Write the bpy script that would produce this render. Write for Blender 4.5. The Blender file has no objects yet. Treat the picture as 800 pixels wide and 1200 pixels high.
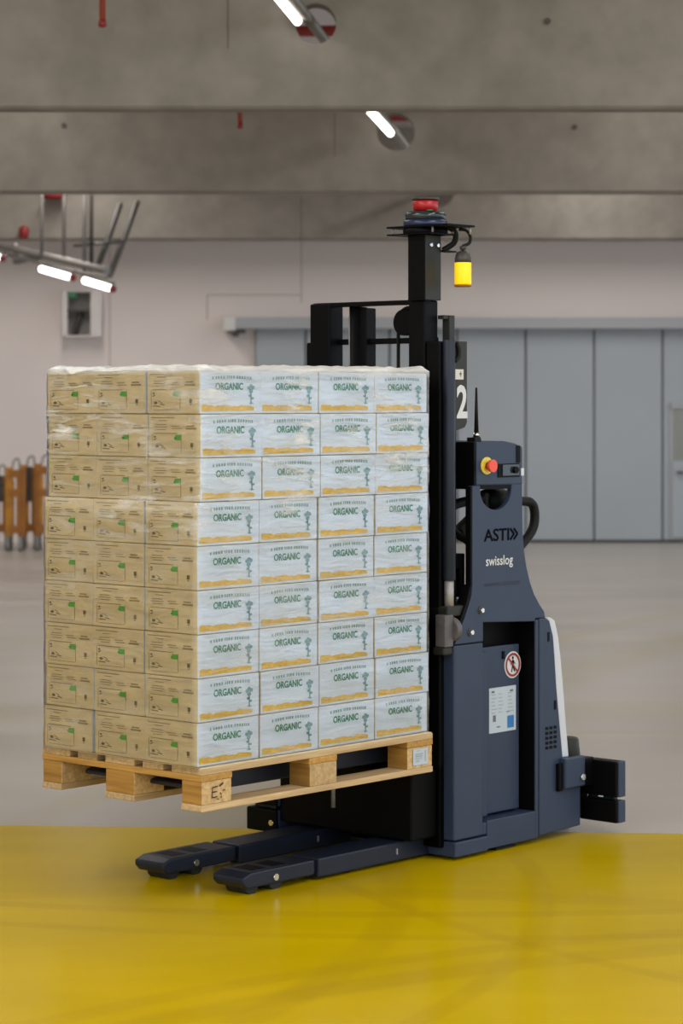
import bpy, bmesh, math, random
from mathutils import Vector, Matrix, noise

random.seed(7)
sc = bpy.context.scene
col = sc.collection
PI = math.pi

# ------------------------------------------------------------------ camera
cd = bpy.data.cameras.new('camera')
cam = bpy.data.objects.new('camera', cd)
col.objects.link(cam)
cam.location = (0, 0, 1.72)
cam.rotation_euler = (PI / 2, 0, 0)
cd.sensor_fit = 'VERTICAL'
cd.sensor_height = 36
cd.sensor_width = 24
cd.lens = 2839.4 / 1200 * 36
cd.shift_y = -129.7 / 1200
cd.clip_end = 200
cd.dof.use_dof = True
cd.dof.focus_distance = 8.5
cd.dof.aperture_fstop = 4.0
sc.camera = cam

# ------------------------------------------------------------------ world, light, exposure
w = bpy.data.worlds.new('world')
sc.world = w
w.use_nodes = True
bg = w.node_tree.nodes['Background']
bg.inputs['Color'].default_value = (0.77, 0.89, 1.0, 1)
bg.inputs['Strength'].default_value = 1.8

def area(name, loc, rot, sx, sy, power, color):
    ld = bpy.data.lights.new(name, 'AREA')
    ld.shape = 'RECTANGLE'
    ld.size, ld.size_y = sx, sy
    ld.energy = power
    ld.color = color
    o = bpy.data.objects.new(name, ld)
    o.location = loc
    o.rotation_euler = rot
    col.objects.link(o)
    return o

# added rows of area lights that brighten the hall, out of view overhead
for y0, ln_, pw, tint in ((3.0, 9.0, 34, (1.0, 0.98, 0.95)), (12.6, 5.0, 13, (1.0, 0.95, 0.89)), (19.3, 5.0, 15, (1.0, 0.95, 0.89)), (25.8, 5.0, 24, (1.0, 0.95, 0.89))):
    for x0 in (-9.0, -3.0, 3.0, 9.0):
        area('added_hall_light', (x0, y0, 5.1), (0, 0, 0), 0.4, ln_, pw * ln_, tint)

sc.view_settings.view_transform = 'Standard'
sc.view_settings.look = 'None'
sc.view_settings.gamma = 1
sc.view_settings.use_curve_mapping = False
sc.view_settings.exposure = 0.0

# ------------------------------------------------------------------ materials
def nt(name):
    m = bpy.data.materials.new(name)
    m.use_nodes = True
    t = m.node_tree
    return m, t, t.nodes['Principled BSDF']

def mat(name, rgb, rough=0.5, metal=0.0, var=0.0, scale=20.0, bump=0.0, spec=0.5):
    m, t, b = nt(name)
    b.inputs['Roughness'].default_value = rough
    b.inputs['Metallic'].default_value = metal
    b.inputs['Specular IOR Level'].default_value = spec
    if var or bump:
        tc = t.nodes.new('ShaderNodeTexCoord')
        n = t.nodes.new('ShaderNodeTexNoise')
        n.inputs['Scale'].default_value = scale
        n.inputs['Detail'].default_value = 5
        t.links.new(tc.outputs['Object'], n.inputs['Vector'])
        r = t.nodes.new('ShaderNodeValToRGB')
        r.color_ramp.elements[0].position = 0.3
        r.color_ramp.elements[1].position = 0.7
        r.color_ramp.elements[0].color = tuple(c * (1 - var) for c in rgb) + (1,)
        r.color_ramp.elements[1].color = tuple(min(1, c * (1 + var)) for c in rgb) + (1,)
        t.links.new(n.outputs['Fac'], r.inputs['Fac'])
        t.links.new(r.outputs['Color'], b.inputs['Base Color'])
        if bump:
            bp = t.nodes.new('ShaderNodeBump')
            bp.inputs['Strength'].default_value = bump
            bp.inputs['Distance'].default_value = 0.01
            t.links.new(n.outputs['Fac'], bp.inputs['Height'])
            t.links.new(bp.outputs['Normal'], b.inputs['Normal'])
    else:
        b.inputs['Base Color'].default_value = tuple(rgb) + (1,)
    return m

def emit(name, rgb, s):
    m, t, b = nt(name)
    b.inputs['Base Color'].default_value = tuple(rgb) + (1,)
    b.inputs['Emission Color'].default_value = tuple(rgb) + (1,)
    b.inputs['Emission Strength'].default_value = s
    return m

def wood(name, c0, c1, axis='X'):
    m, t, b = nt(name)
    tc = t.nodes.new('ShaderNodeTexCoord')
    oi = t.nodes.new('ShaderNodeObjectInfo')
    ad = t.nodes.new('ShaderNodeVectorMath'); ad.operation = 'ADD'
    sc_ = t.nodes.new('ShaderNodeVectorMath'); sc_.operation = 'MULTIPLY'
    sc_.inputs[1].default_value = (4, 70, 70) if axis == 'X' else (70, 4, 70)
    t.links.new(tc.outputs['Object'], sc_.inputs[0])
    t.links.new(sc_.outputs[0], ad.inputs[0])
    mu = t.nodes.new('ShaderNodeMath'); mu.operation = 'MULTIPLY'; mu.inputs[1].default_value = 37
    t.links.new(oi.outputs['Random'], mu.inputs[0])
    t.links.new(mu.outputs[0], ad.inputs[1])
    n = t.nodes.new('ShaderNodeTexNoise')
    n.inputs['Scale'].default_value = 1.0
    n.inputs['Detail'].default_value = 6
    n.inputs['Distortion'].default_value = 0.6
    t.links.new(ad.outputs[0], n.inputs['Vector'])
    r = t.nodes.new('ShaderNodeValToRGB')
    r.color_ramp.elements[0].position = 0.28
    r.color_ramp.elements[1].position = 0.72
    r.color_ramp.elements[0].color = c0 + (1,)
    r.color_ramp.elements[1].color = c1 + (1,)
    t.links.new(n.outputs['Fac'], r.inputs['Fac'])
    hs = t.nodes.new('ShaderNodeHueSaturation')
    mr = t.nodes.new('ShaderNodeMapRange')
    mr.inputs['To Min'].default_value = 0.8
    mr.inputs['To Max'].default_value = 1.15
    t.links.new(oi.outputs['Random'], mr.inputs['Value'])
    t.links.new(mr.outputs[0], hs.inputs['Value'])
    t.links.new(r.outputs['Color'], hs.inputs['Color'])
    t.links.new(hs.outputs['Color'], b.inputs['Base Color'])
    b.inputs['Roughness'].default_value = 0.75
    bp = t.nodes.new('ShaderNodeBump')
    bp.inputs['Strength'].default_value = 0.3
    bp.inputs['Distance'].default_value = 0.003
    t.links.new(n.outputs['Fac'], bp.inputs['Height'])
    t.links.new(bp.outputs['Normal'], b.inputs['Normal'])
    return m

M = {}
M['slate'] = mat('slate_paint', (0.028, 0.042, 0.081), 0.45, 0, 0.06, 6, 0, 0.32)
M['slate_dark'] = mat('dark_slate_paint', (0.012, 0.017, 0.032), 0.40, 0, 0.1, 8, 0, 0.3)
M['black'] = mat('black_paint', (0.0022, 0.0022, 0.0028), 0.5, 0, 0.1, 30, 0, 0.10)
M['gunmetal'] = mat('gunmetal_paint', (0.024, 0.024, 0.021), 0.45, 0, 0.1, 12, 0, 0.25)
M['rubber'] = mat('black_rubber', (0.006, 0.006, 0.006), 0.55, 0, 0.1, 60, 0, 0.2)
M['motor'] = mat('grey_cast_metal', (0.10, 0.092, 0.10), 0.55, 0.1, 0.2, 30)
M['chrome'] = mat('chrome', (0.75, 0.75, 0.76), 0.25, 1.0)
M['steel'] = mat('dull_steel', (0.34, 0.33, 0.34), 0.5, 0.4, 0.15, 30)
M['white_cover'] = mat('white_plastic', (0.58, 0.60, 0.68), 0.35)
M['white_print'] = mat('white_print', (0.62, 0.62, 0.66), 0.5)
M['black_print'] = mat('black_print', (0.001, 0.001, 0.003), 0.6, 0, 0, 1, 0, 0.05)
M['dim_print'] = mat('dim_print', (0.012, 0.017, 0.03), 0.5)
M['red'] = mat('red_plastic', (0.40, 0.008, 0.014), 0.35)
M['orange_red'] = mat('orange_red_plastic', (0.80, 0.07, 0.03), 0.35)
M['yellow_disc'] = mat('yellow_plastic', (0.75, 0.60, 0.08), 0.4)
M['blue'] = mat('blue_plastic', (0.008, 0.017, 0.06), 0.3)
M['blue_print'] = mat('blue_print', (0.02, 0.16, 0.45), 0.45)
M['scanner_grey'] = mat('scanner_glass', (0.02, 0.03, 0.035), 0.12)
M['red_pipe'] = mat('red_pipe_paint', (0.26, 0.02, 0.018), 0.45)
M['red_drop'] = mat('red_orange_pipe_paint', (0.30, 0.055, 0.03), 0.45)
M['dark_red'] = mat('dark_red_paint', (0.22, 0.008, 0.008), 0.45)
M['concrete'] = mat('concrete', (0.228, 0.205, 0.178), 0.85, 0, 0.13, 4.5, 0.15)
M['ceiling'] = mat('ceiling_concrete', (0.42, 0.40, 0.37), 0.9, 0, 0.05, 1.0)
M['wall'] = mat('wall_paint', (0.76, 0.68, 0.65), 0.85, 0, 0.03, 0.5)
M['beam_seam'] = mat('beam_mortar', (0.12, 0.11, 0.10), 0.9)
M['wall_seam'] = mat('wall_sealant', (0.48, 0.42, 0.39), 0.9)
M['door'] = mat('grey_sheet_door', (0.36, 0.39, 0.42), 0.55, 0, 0.04, 0.7)
M['door_gap'] = mat('door_gasket', (0.20, 0.21, 0.22), 0.8)
M['door_rail'] = mat('door_rail_paint', (0.36, 0.37, 0.39), 0.5)
M['pale_cap'] = mat('pale_end_cap', (0.62, 0.60, 0.57), 0.5)
M['glass_dim'] = mat('door_glass', (0.22, 0.21, 0.18), 0.1)
M['dark_steel'] = mat('dark_steel', (0.06, 0.055, 0.05), 0.5, 0.3)
M['galv'] = mat('galvanised_steel', (0.25, 0.235, 0.22), 0.5, 0.5, 0.15, 4)
M['cabinet'] = mat('white_enamel', (0.66, 0.61, 0.60), 0.5)
M['cabinet_in'] = mat('cabinet_interior', (0.20, 0.18, 0.17), 0.6)
M['tube'] = emit('fluorescent_tube', (1.0, 0.98, 0.93), 6.0)
M['green'] = emit('green_sign', (0.02, 0.12, 0.05), 0.4)
M['amber'] = emit('amber_beacon', (1.0, 0.60, 0.0), 0.45)
M['orange'] = mat('orange_yellow_paint', (0.44, 0.185, 0.008), 0.5, 0, 0.35, 5)
M['orange_dark'] = mat('rust_orange_paint', (0.32, 0.115, 0.008), 0.5, 0, 0.2, 8)
M['white_carton'] = mat('white_board', (0.70, 0.77, 0.88), 0.55, 0, 0.02, 8)
M['kraft'] = mat('kraft_board', (0.68, 0.565, 0.36), 0.8, 0, 0.05, 30)
M['kraft_print'] = mat('brown_print', (0.30, 0.23, 0.11), 0.8)
M['kraft_dark'] = mat('dark_brown_print', (0.15, 0.125, 0.065), 0.8)
M['kraft_green'] = mat('leaf_green_print', (0.08, 0.40, 0.055), 0.7)
M['letter_green'] = mat('green_print', (0.035, 0.235, 0.135), 0.6)
M['small_green'] = mat('grey_green_print', (0.24, 0.36, 0.33), 0.6)
M['teal'] = mat('teal_print', (0.20, 0.36, 0.39), 0.6)
M['stripe'] = mat('golden_print', (0.74, 0.46, 0.06), 0.6, 0, 0.15, 40)
M['wood_s'] = wood('pallet_wood_long', (0.36, 0.24, 0.12), (0.60, 0.43, 0.24), 'X')
M['wood_t'] = wood('pallet_wood_cross', (0.34, 0.17, 0.035), (0.56, 0.32, 0.08), 'Y')
M['wood_block'] = wood('pallet_block_wood', (0.40, 0.25, 0.11), (0.64, 0.45, 0.23), 'Y')
M['wood_end'] = wood('pallet_block_end_face', (0.26, 0.125, 0.022), (0.44, 0.235, 0.05), 'Y')
M['knot'] = mat('wood_knot', (0.06, 0.03, 0.01), 0.8)
M['label_white'] = mat('label_paper', (0.46, 0.53, 0.62), 0.45)
M['label_grey'] = mat('label_grey_print', (0.33, 0.37, 0.43), 0.5)
M['label_dark'] = mat('label_dark_print', (0.12, 0.13, 0.17), 0.5)

# --- floor materials with wear of their own
def floor_material(name, c0, c1, rough0, rough1, marks, mark_color, stretch=(1, 1, 1), scale=1.0):
    m, t, b = nt(name)
    N = t.nodes.new
    tc = N('ShaderNodeTexCoord')
    mp = N('ShaderNodeMapping'); mp.inputs['Scale'].default_value = stretch
    t.links.new(tc.outputs['Object'], mp.inputs['Vector'])
    n = N('ShaderNodeTexNoise'); n.inputs['Scale'].default_value = scale; n.inputs['Detail'].default_value = 3
    t.links.new(mp.outputs[0], n.inputs['Vector'])
    r = N('ShaderNodeValToRGB')
    r.color_ramp.elements[0].position = 0.3; r.color_ramp.elements[1].position = 0.7
    r.color_ramp.elements[0].color = c0 + (1,); r.color_ramp.elements[1].color = c1 + (1,)
    t.links.new(n.outputs['Fac'], r.inputs['Fac'])
    cur = r.outputs['Color']
    sep = N('ShaderNodeSeparateXYZ'); t.links.new(tc.outputs['Object'], sep.inputs[0])
    n2 = N('ShaderNodeTexNoise'); n2.inputs['Scale'].default_value = 2.2; n2.inputs['Detail'].default_value = 4
    t.links.new(tc.outputs['Object'], n2.inputs['Vector'])
    for (cx, cy, rad, wd, amt) in marks:      # curved tyre tracks
        cen = N('ShaderNodeVectorMath'); cen.operation = 'DISTANCE'
        cen.inputs[1].default_value = (cx, cy, 0)
        t.links.new(tc.outputs['Object'], cen.inputs[0])
        s1 = N('ShaderNodeMath'); s1.operation = 'SUBTRACT'; s1.inputs[1].default_value = rad
        t.links.new(cen.outputs['Value'], s1.inputs[0])
        a1 = N('ShaderNodeMath'); a1.operation = 'ABSOLUTE'; t.links.new(s1.outputs[0], a1.inputs[0])
        mr = N('ShaderNodeMapRange'); mr.interpolation_type = 'SMOOTHSTEP'
        mr.inputs['From Min'].default_value = wd * 0.4; mr.inputs['From Max'].default_value = wd
        mr.inputs['To Min'].default_value = amt; mr.inputs['To Max'].default_value = 0
        t.links.new(a1.outputs[0], mr.inputs['Value'])
        mu = N('ShaderNodeMath'); mu.operation = 'MULTIPLY'
        t.links.new(mr.outputs[0], mu.inputs[0]); t.links.new(n2.outputs['Fac'], mu.inputs[1])
        mx = N('ShaderNodeMix'); mx.data_type = 'RGBA'
        t.links.new(mu.outputs[0], mx.inputs['Factor'])
        t.links.new(cur, mx.inputs['A']); mx.inputs['B'].default_value = mark_color + (1,)
        cur = mx.outputs['Result']
    t.links.new(cur, b.inputs['Base Color'])
    mr2 = N('ShaderNodeMapRange')
    mr2.inputs['To Min'].default_value = rough0; mr2.inputs['To Max'].default_value = rough1
    t.links.new(n.outputs['Fac'], mr2.inputs['Value'])
    t.links.new(mr2.outputs[0], b.inputs['Roughness'])
    return m

M['floor'] = floor_material('polished_concrete', (0.315, 0.288, 0.262), (0.41, 0.375, 0.345), 0.25, 0.42,
    [(38.0, -0.85, 39.95, 0.30, 0.9), (38.0, -0.4, 40.6, 0.15, 0.7), (2.0, -30.0, 43.5, 0.55, 0.7), (2.0, -30.0, 42.6, 0.10, 0.7), (1.0, -40.0, 57.5, 0.5, 0.4),
     (-20.0, 30.0, 22.0, 0.16, 0.35)],
    (0.32, 0.28, 0.15), (0.5, 1.6, 1), 0.9)
M['yellow_floor'] = floor_material('yellow_floor_coating', (0.445, 0.302, 0.0), (0.50, 0.342, 0.0), 0.16, 0.3,
    [(2.4, 3.4, 4.4, 0.10, 0.65), (2.5, 3.3, 4.75, 0.07, 0.5), (-3.4, 8.5, 3.6, 0.09, 0.5), (-3.2, 8.6, 3.9, 0.06, 0.45),
     (0.3, 14.2, 6.1, 0.06, 0.6), (0.5, 14.0, 6.25, 0.05, 0.5), (-0.4, 3.6, 4.9, 0.12, 0.4), (4.2, 10.5, 4.6, 0.05, 0.5)],
    (0.34, 0.215, 0.004), (0.6, 1.4, 1), 1.6)
M['yellow_floor'].node_tree.nodes['Principled BSDF'].inputs['Specular IOR Level'].default_value = 0.03

def film_material():
    m = bpy.data.materials.new('stretch_film')
    m.use_nodes = True
    t = m.node_tree
    for n in list(t.nodes):
        t.nodes.remove(n)
    N = t.nodes.new
    out = N('ShaderNodeOutputMaterial')
    tc = N('ShaderNodeTexCoord')
    mp = N('ShaderNodeMapping'); mp.inputs['Scale'].default_value = (1.0, 1.0, 6.0)
    mp.inputs['Rotation'].default_value = (0.12, 0.1, 0.0)
    t.links.new(tc.outputs['Object'], mp.inputs['Vector'])
    n = N('ShaderNodeTexNoise'); n.inputs['Scale'].default_value = 6; n.inputs['Detail'].default_value = 5; n.inputs['Distortion'].default_value = 0.8
    t.links.new(mp.outputs[0], n.inputs['Vector'])
    n2 = N('ShaderNodeTexNoise'); n2.inputs['Scale'].default_value = 2.6; n2.inputs['Detail'].default_value = 3
    t.links.new(tc.outputs['Object'], n2.inputs['Vector'])
    bp = N('ShaderNodeBump'); bp.inputs['Strength'].default_value = 0.55; bp.inputs['Distance'].default_value = 0.012
    t.links.new(n.outputs['Fac'], bp.inputs['Height'])
    gl = N('ShaderNodeBsdfGlossy'); gl.inputs['Roughness'].default_value = 0.16
    gl.inputs['Color'].default_value = (1, 1, 1, 1)
    t.links.new(bp.outputs['Normal'], gl.inputs['Normal'])
    tr = N('ShaderNodeBsdfTransparent'); tr.inputs['Color'].default_value = (0.97, 0.97, 0.97, 1)
    lw = N('ShaderNodeFresnel'); lw.inputs['IOR'].default_value = 1.5
    t.links.new(bp.outputs['Normal'], lw.inputs['Normal'])
    mx = N('ShaderNodeMixShader')
    t.links.new(lw.outputs[0], mx.inputs['Fac'])
    t.links.new(tr.outputs[0], mx.inputs[1]); t.links.new(gl.outputs[0], mx.inputs[2])
    # milky creases, their white also painted in for highlights on the film
    df = N('ShaderNodeBsdfDiffuse'); df.inputs['Color'].default_value = (0.8, 0.8, 0.8, 1)
    mu = N('ShaderNodeMath'); mu.operation = 'MULTIPLY'
    r1 = N('ShaderNodeMapRange'); r1.inputs['From Min'].default_value = 0.46; r1.inputs['From Max'].default_value = 0.74
    r2 = N('ShaderNodeMapRange'); r2.inputs['From Min'].default_value = 0.42; r2.inputs['From Max'].default_value = 0.62
    r2.inputs['To Min'].default_value = 0.05; r2.inputs['To Max'].default_value = 0.50
    t.links.new(n.outputs['Fac'], r1.inputs['Value']); t.links.new(n2.outputs['Fac'], r2.inputs['Value'])
    t.links.new(r1.outputs[0], mu.inputs[0]); t.links.new(r2.outputs[0], mu.inputs[1])
    # the film is gathered in several layers round the top rim
    sep = N('ShaderNodeSeparateXYZ'); t.links.new(tc.outputs['Object'], sep.inputs[0])
    r3 = N('ShaderNodeMapRange'); r3.inputs['From Min'].default_value = 1.808; r3.inputs['From Max'].default_value = 1.835
    r3.inputs['To Max'].default_value = 0.6
    t.links.new(sep.outputs['Z'], r3.inputs['Value'])
    r4 = N('ShaderNodeMapRange'); r4.inputs['From Min'].default_value = 1.20; r4.inputs['From Max'].default_value = 1.60  # painted highlight haze grows stronger up the load
    r4.inputs['To Min'].default_value = 0.6; r4.inputs['To Max'].default_value = 2.3
    t.links.new(sep.outputs['Z'], r4.inputs['Value'])
    mz = N('ShaderNodeMath'); mz.operation = 'MULTIPLY'
    t.links.new(mu.outputs[0], mz.inputs[0]); t.links.new(r4.outputs[0], mz.inputs[1])
    mu = mz
    am = N('ShaderNodeMath'); am.operation = 'ADD'; am.use_clamp = True
    t.links.new(mu.outputs[0], am.inputs[0]); t.links.new(r3.outputs[0], am.inputs[1])
    mu = am
    mx2 = N('ShaderNodeMixShader')
    t.links.new(mu.outputs[0], mx2.inputs['Fac'])
    t.links.new(mx.outputs[0], mx2.inputs[1]); t.links.new(df.outputs[0], mx2.inputs[2])
    t.links.new(mx2.outputs[0], out.inputs['Surface'])
    return m
M['film'] = film_material()

# ------------------------------------------------------------------ mesh helpers
class MB:
    def __init__(self):
        self.bm = bmesh.new()
    def box(self, x0, x1, y0, y1, z0, z1, bev=0.0, mi=0):
        r = bmesh.ops.create_cube(self.bm, size=1)
        vs = r['verts']
        for v in vs:
            v.co = Vector(((x0 + x1) / 2 + v.co.x * (x1 - x0), (y0 + y1) / 2 + v.co.y * (y1 - y0), (z0 + z1) / 2 + v.co.z * (z1 - z0)))
        fs = set(f for v in vs for f in v.link_faces)
        for f in fs: f.material_index = mi
        if bev:
            es = list(set(e for v in vs for e in v.link_edges))
            bmesh.ops.bevel(self.bm, geom=es, offset=bev, segments=2, profile=0.5, affect='EDGES')
        return self
    def prism(self, poly, t0, t1, plane='xz', mi=0):
        def P(a, b, c):
            if plane == 'xz': return (a, c, b)
            if plane == 'yz': return (c, a, b)
            return (a, b, c)
        A = [self.bm.verts.new(P(a, b, t0)) for a, b in poly]
        B = [self.bm.verts.new(P(a, b, t1)) for a, b in poly]
        n = len(poly)
        fs = [self.bm.faces.new(A), self.bm.faces.new(B[::-1])]
        for i in range(n):
            fs.append(self.bm.faces.new((A[i], B[i], B[(i + 1) % n], A[(i + 1) % n])))
        for f in fs: f.material_index = mi
        return self
    def cyl(self, p0, p1, r0, r1=None, n=20, mi=0):
        r1 = r0 if r1 is None else r1
        p0, p1 = Vector(p0), Vector(p1)
        d = (p1 - p0).normalized()
        a = d.orthogonal().normalized(); b = d.cross(a)
        A, B = [], []
        for i in range(n):
            th = 2 * PI * i / n
            o = a * math.cos(th) + b * math.sin(th)
            A.append(self.bm.verts.new(p0 + o * r0)); B.append(self.bm.verts.new(p1 + o * r1))
        fs = [self.bm.faces.new(A[::-1]), self.bm.faces.new(B)]
        for i in range(n):
            f = self.bm.faces.new((A[i], A[(i + 1) % n], B[(i + 1) % n], B[i])); f.smooth = True; fs.append(f)
        for f in fs: f.material_index = mi
        return self
    def tube(self, pts, r, n=10):
        pts = [Vector(p) for p in pts]
        rings = []
        a = None
        for i, p in enumerate(pts):
            d = (pts[min(i + 1, len(pts) - 1)] - pts[max(i - 1, 0)]).normalized()
            a = (d.orthogonal() if a is None else a - d * a.dot(d)).normalized()
            b = d.cross(a)
            rr = r[i] if isinstance(r, (list, tuple)) else r
            rings.append([self.bm.verts.new(p + (a * math.cos(2 * PI * k / n) + b * math.sin(2 * PI * k / n)) * rr) for k in range(n)])
        for i in range(len(rings) - 1):
            for k in range(n):
                f = self.bm.faces.new((rings[i][k], rings[i][(k + 1) % n], rings[i + 1][(k + 1) % n], rings[i + 1][k])); f.smooth = True
        self.bm.faces.new(rings[0][::-1]); self.bm.faces.new(rings[-1])
        return self
    def lathe(self, prof, c, n=24):
        """profile of (radius, z) about the vertical axis through c"""
        rings = []
        for r, z in prof:
            rings.append([self.bm.verts.new((c[0] + max(r, 1e-4) * math.cos(2 * PI * k / n), c[1] + max(r, 1e-4) * math.sin(2 * PI * k / n), c[2] + z)) for k in range(n)])
        for i in range(len(rings) - 1):
            for k in range(n):
                f = self.bm.faces.new((rings[i][k], rings[i][(k + 1) % n], rings[i + 1][(k + 1) % n], rings[i + 1][k])); f.smooth = True
        self.bm.faces.new(rings[0][::-1]); self.bm.faces.new(rings[-1])
        return self
    def poly(self, pts):
        self.bm.faces.new([self.bm.verts.new(p) for p in pts])
        return self
    def mesh(self, name, mats):
        bmesh.ops.recalc_face_normals(self.bm, faces=self.bm.faces[:])
        me = bpy.data.meshes.new(name)
        self.bm.to_mesh(me); self.bm.free()
        for m in (mats if isinstance(mats, (list, tuple)) else [mats]):
            me.materials.append(m)
        return me
    def build(self, name, mats, parent=None, bevel=0.0, seg=2):
        o = bpy.data.objects.new(name, self.mesh(name, mats))
        col.objects.link(o)
        if parent: o.parent = parent
        if bevel:
            b = o.modifiers.new('bevel', 'BEVEL'); b.width = bevel; b.segments = seg
            b.limit_method = 'ANGLE'; b.angle_limit = math.radians(35)
        return o

def spline(pts, n=8):
    P = [Vector(p) for p in pts]
    out = []
    for i in range(len(P) - 1):
        p0, p1, p2, p3 = P[max(i - 1, 0)], P[i], P[i + 1], P[min(i + 2, len(P) - 1)]
        for k in range(n):
            t = k / n
            out.append(0.5 * ((2 * p1) + (p2 - p0) * t + (2 * p0 - 5 * p1 + 4 * p2 - p3) * t * t + (3 * p1 - p0 - 3 * p2 + p3) * t ** 3))
    out.append(P[-1])
    return out

def obj_from(me, name, parent=None):
    o = bpy.data.objects.new(name, me); col.objects.link(o)
    if parent: o.parent = parent
    return o

def empty(name, loc, rz=0.0):
    o = bpy.data.objects.new(name, None)
    o.empty_display_size = 0.1
    o.location = loc; o.rotation_euler = (0, 0, rz)
    col.objects.link(o)
    return o

def tag(o, label=None, cat=None, group=None, kind=None):
    if label: o['label'] = label
    if cat: o['category'] = cat
    if group: o['group'] = group
    if kind: o['kind'] = kind
    return o

def flat(quads, mapf):
    """flat print: polygons in (u,v) carried onto a face by mapf"""
    b = MB()
    for q in quads:
        b.poly([mapf(u, v) for u, v in q])
    return b
def rect(u0, v0, u1, v1): return [(u0, v0), (u1, v0), (u1, v1), (u0, v1)]
def stroke(u0, v0, u1, v1, wd):
    dx, dy = u1 - u0, v1 - v0; l = math.hypot(dx, dy); nx, ny = -dy / l * wd / 2, dx / l * wd / 2
    return [(u0 + nx, v0 + ny), (u0 - nx, v0 - ny), (u1 - nx, v1 - ny), (u1 + nx, v1 + ny)]
def disc(cu, cv, r, n=20, sx=1.0): return [(cu + r * sx * math.cos(2 * PI * i / n), cv + r * math.sin(2 * PI * i / n)) for i in range(n)]
def ring(cu, cv, r0, r1, n=28):
    out = []
    for i in range(n):
        a, b = 2 * PI * i / n, 2 * PI * (i + 1) / n
        out.append([(cu + r0 * math.cos(a), cv + r0 * math.sin(a)), (cu + r1 * math.cos(a), cv + r1 * math.sin(a)), (cu + r1 * math.cos(b), cv + r1 * math.sin(b)), (cu + r0 * math.cos(b), cv + r0 * math.sin(b))])
    return out

def text_mesh(s, name, u0, v0, u1, v1, mapf, m, bold=0.0):
    """lettering fitted into the box u0..u1, v0..v1 of a face"""
    cu = bpy.data.curves.new('t', 'FONT')
    cu.body = s; cu.offset = bold; cu.resolution_u = 3
    o = bpy.data.objects.new('t', cu); col.objects.link(o)
    dg = bpy.context.evaluated_depsgraph_get()
    me = bpy.data.meshes.new_from_object(o.evaluated_get(dg))
    bpy.data.objects.remove(o); bpy.data.curves.remove(cu)
    xs = [v.co.x for v in me.vertices]; ys = [v.co.y for v in me.vertices]
    for v in me.vertices:
        u = u0 + (v.co.x - min(xs)) / (max(xs) - min(xs)) * (u1 - u0)
        vv = v0 + (v.co.y - min(ys)) / (max(ys) - min(ys)) * (v1 - v0)
        v.co = mapf(u, vv)
    me.name = name
    me.materials.clear(); me.materials.append(m)
    return me

# ================================================================== SETTING
XL, XR, YB, YW, ZC = -16.0, 16.0, -7.0, 29.6, 6.9
def struct(b, name, m, parent=None, bevel=0.0):
    o = b.build(name, m, parent, bevel)
    if not parent: o['kind'] = 'structure'
    return o

struct(MB().box(XL, XR, YB, YW + 0.4, -0.3, 0.0), 'floor', M['floor'])
def boundary(x): return 9.71 - 0.070 * x
b = MB().prism([(XL, YB), (XR, YB), (XR, boundary(XR)), (XL, boundary(XL))], 0.0005, 0.004, 'xy')
tag(struct(b, 'floor_coating', M['yellow_floor']), 'glossy yellow floor coating with tyre tracks')
struct(MB().box(XL, XR, YB, YW + 0.4, ZC, ZC + 0.3), 'ceiling', M['ceiling'])

wb = struct(MB().box(XL, XR, YW, YW + 0.4, 0, ZC), 'wall_back', M['wall'])
def wx(px, Y=YW): return (px - 400) / 2839.4 * Y
def wz(py, Y=YW): return 1.72 - (py - 470.3) / 2839.4 * Y
# joints between the wall's precast panels
for x0, z0, x1, z1 in ((-0.49, 2.92, -0.49, 6.8), (-1.64, 2.72, -1.64, 3.02), (-1.64, 3.02, -0.49, 3.02), (-2.83, 0.0, -2.83, 5.3)):
    b = MB()
    if x0 == x1: b.box(x0 - 0.008, x0 + 0.008, YW - 0.004, YW + 0.01, z0, z1)
    else: b.box(x0, x1, YW - 0.004, YW + 0.01, z0 - 0.008, z0 + 0.008)
    struct(b, 'panel_joint', M['wall_seam'], wb)
struct(MB().box(XL - 0.3, XL, YB, YW + 0.4, 0, ZC), 'wall_left', M['wall'])

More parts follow.
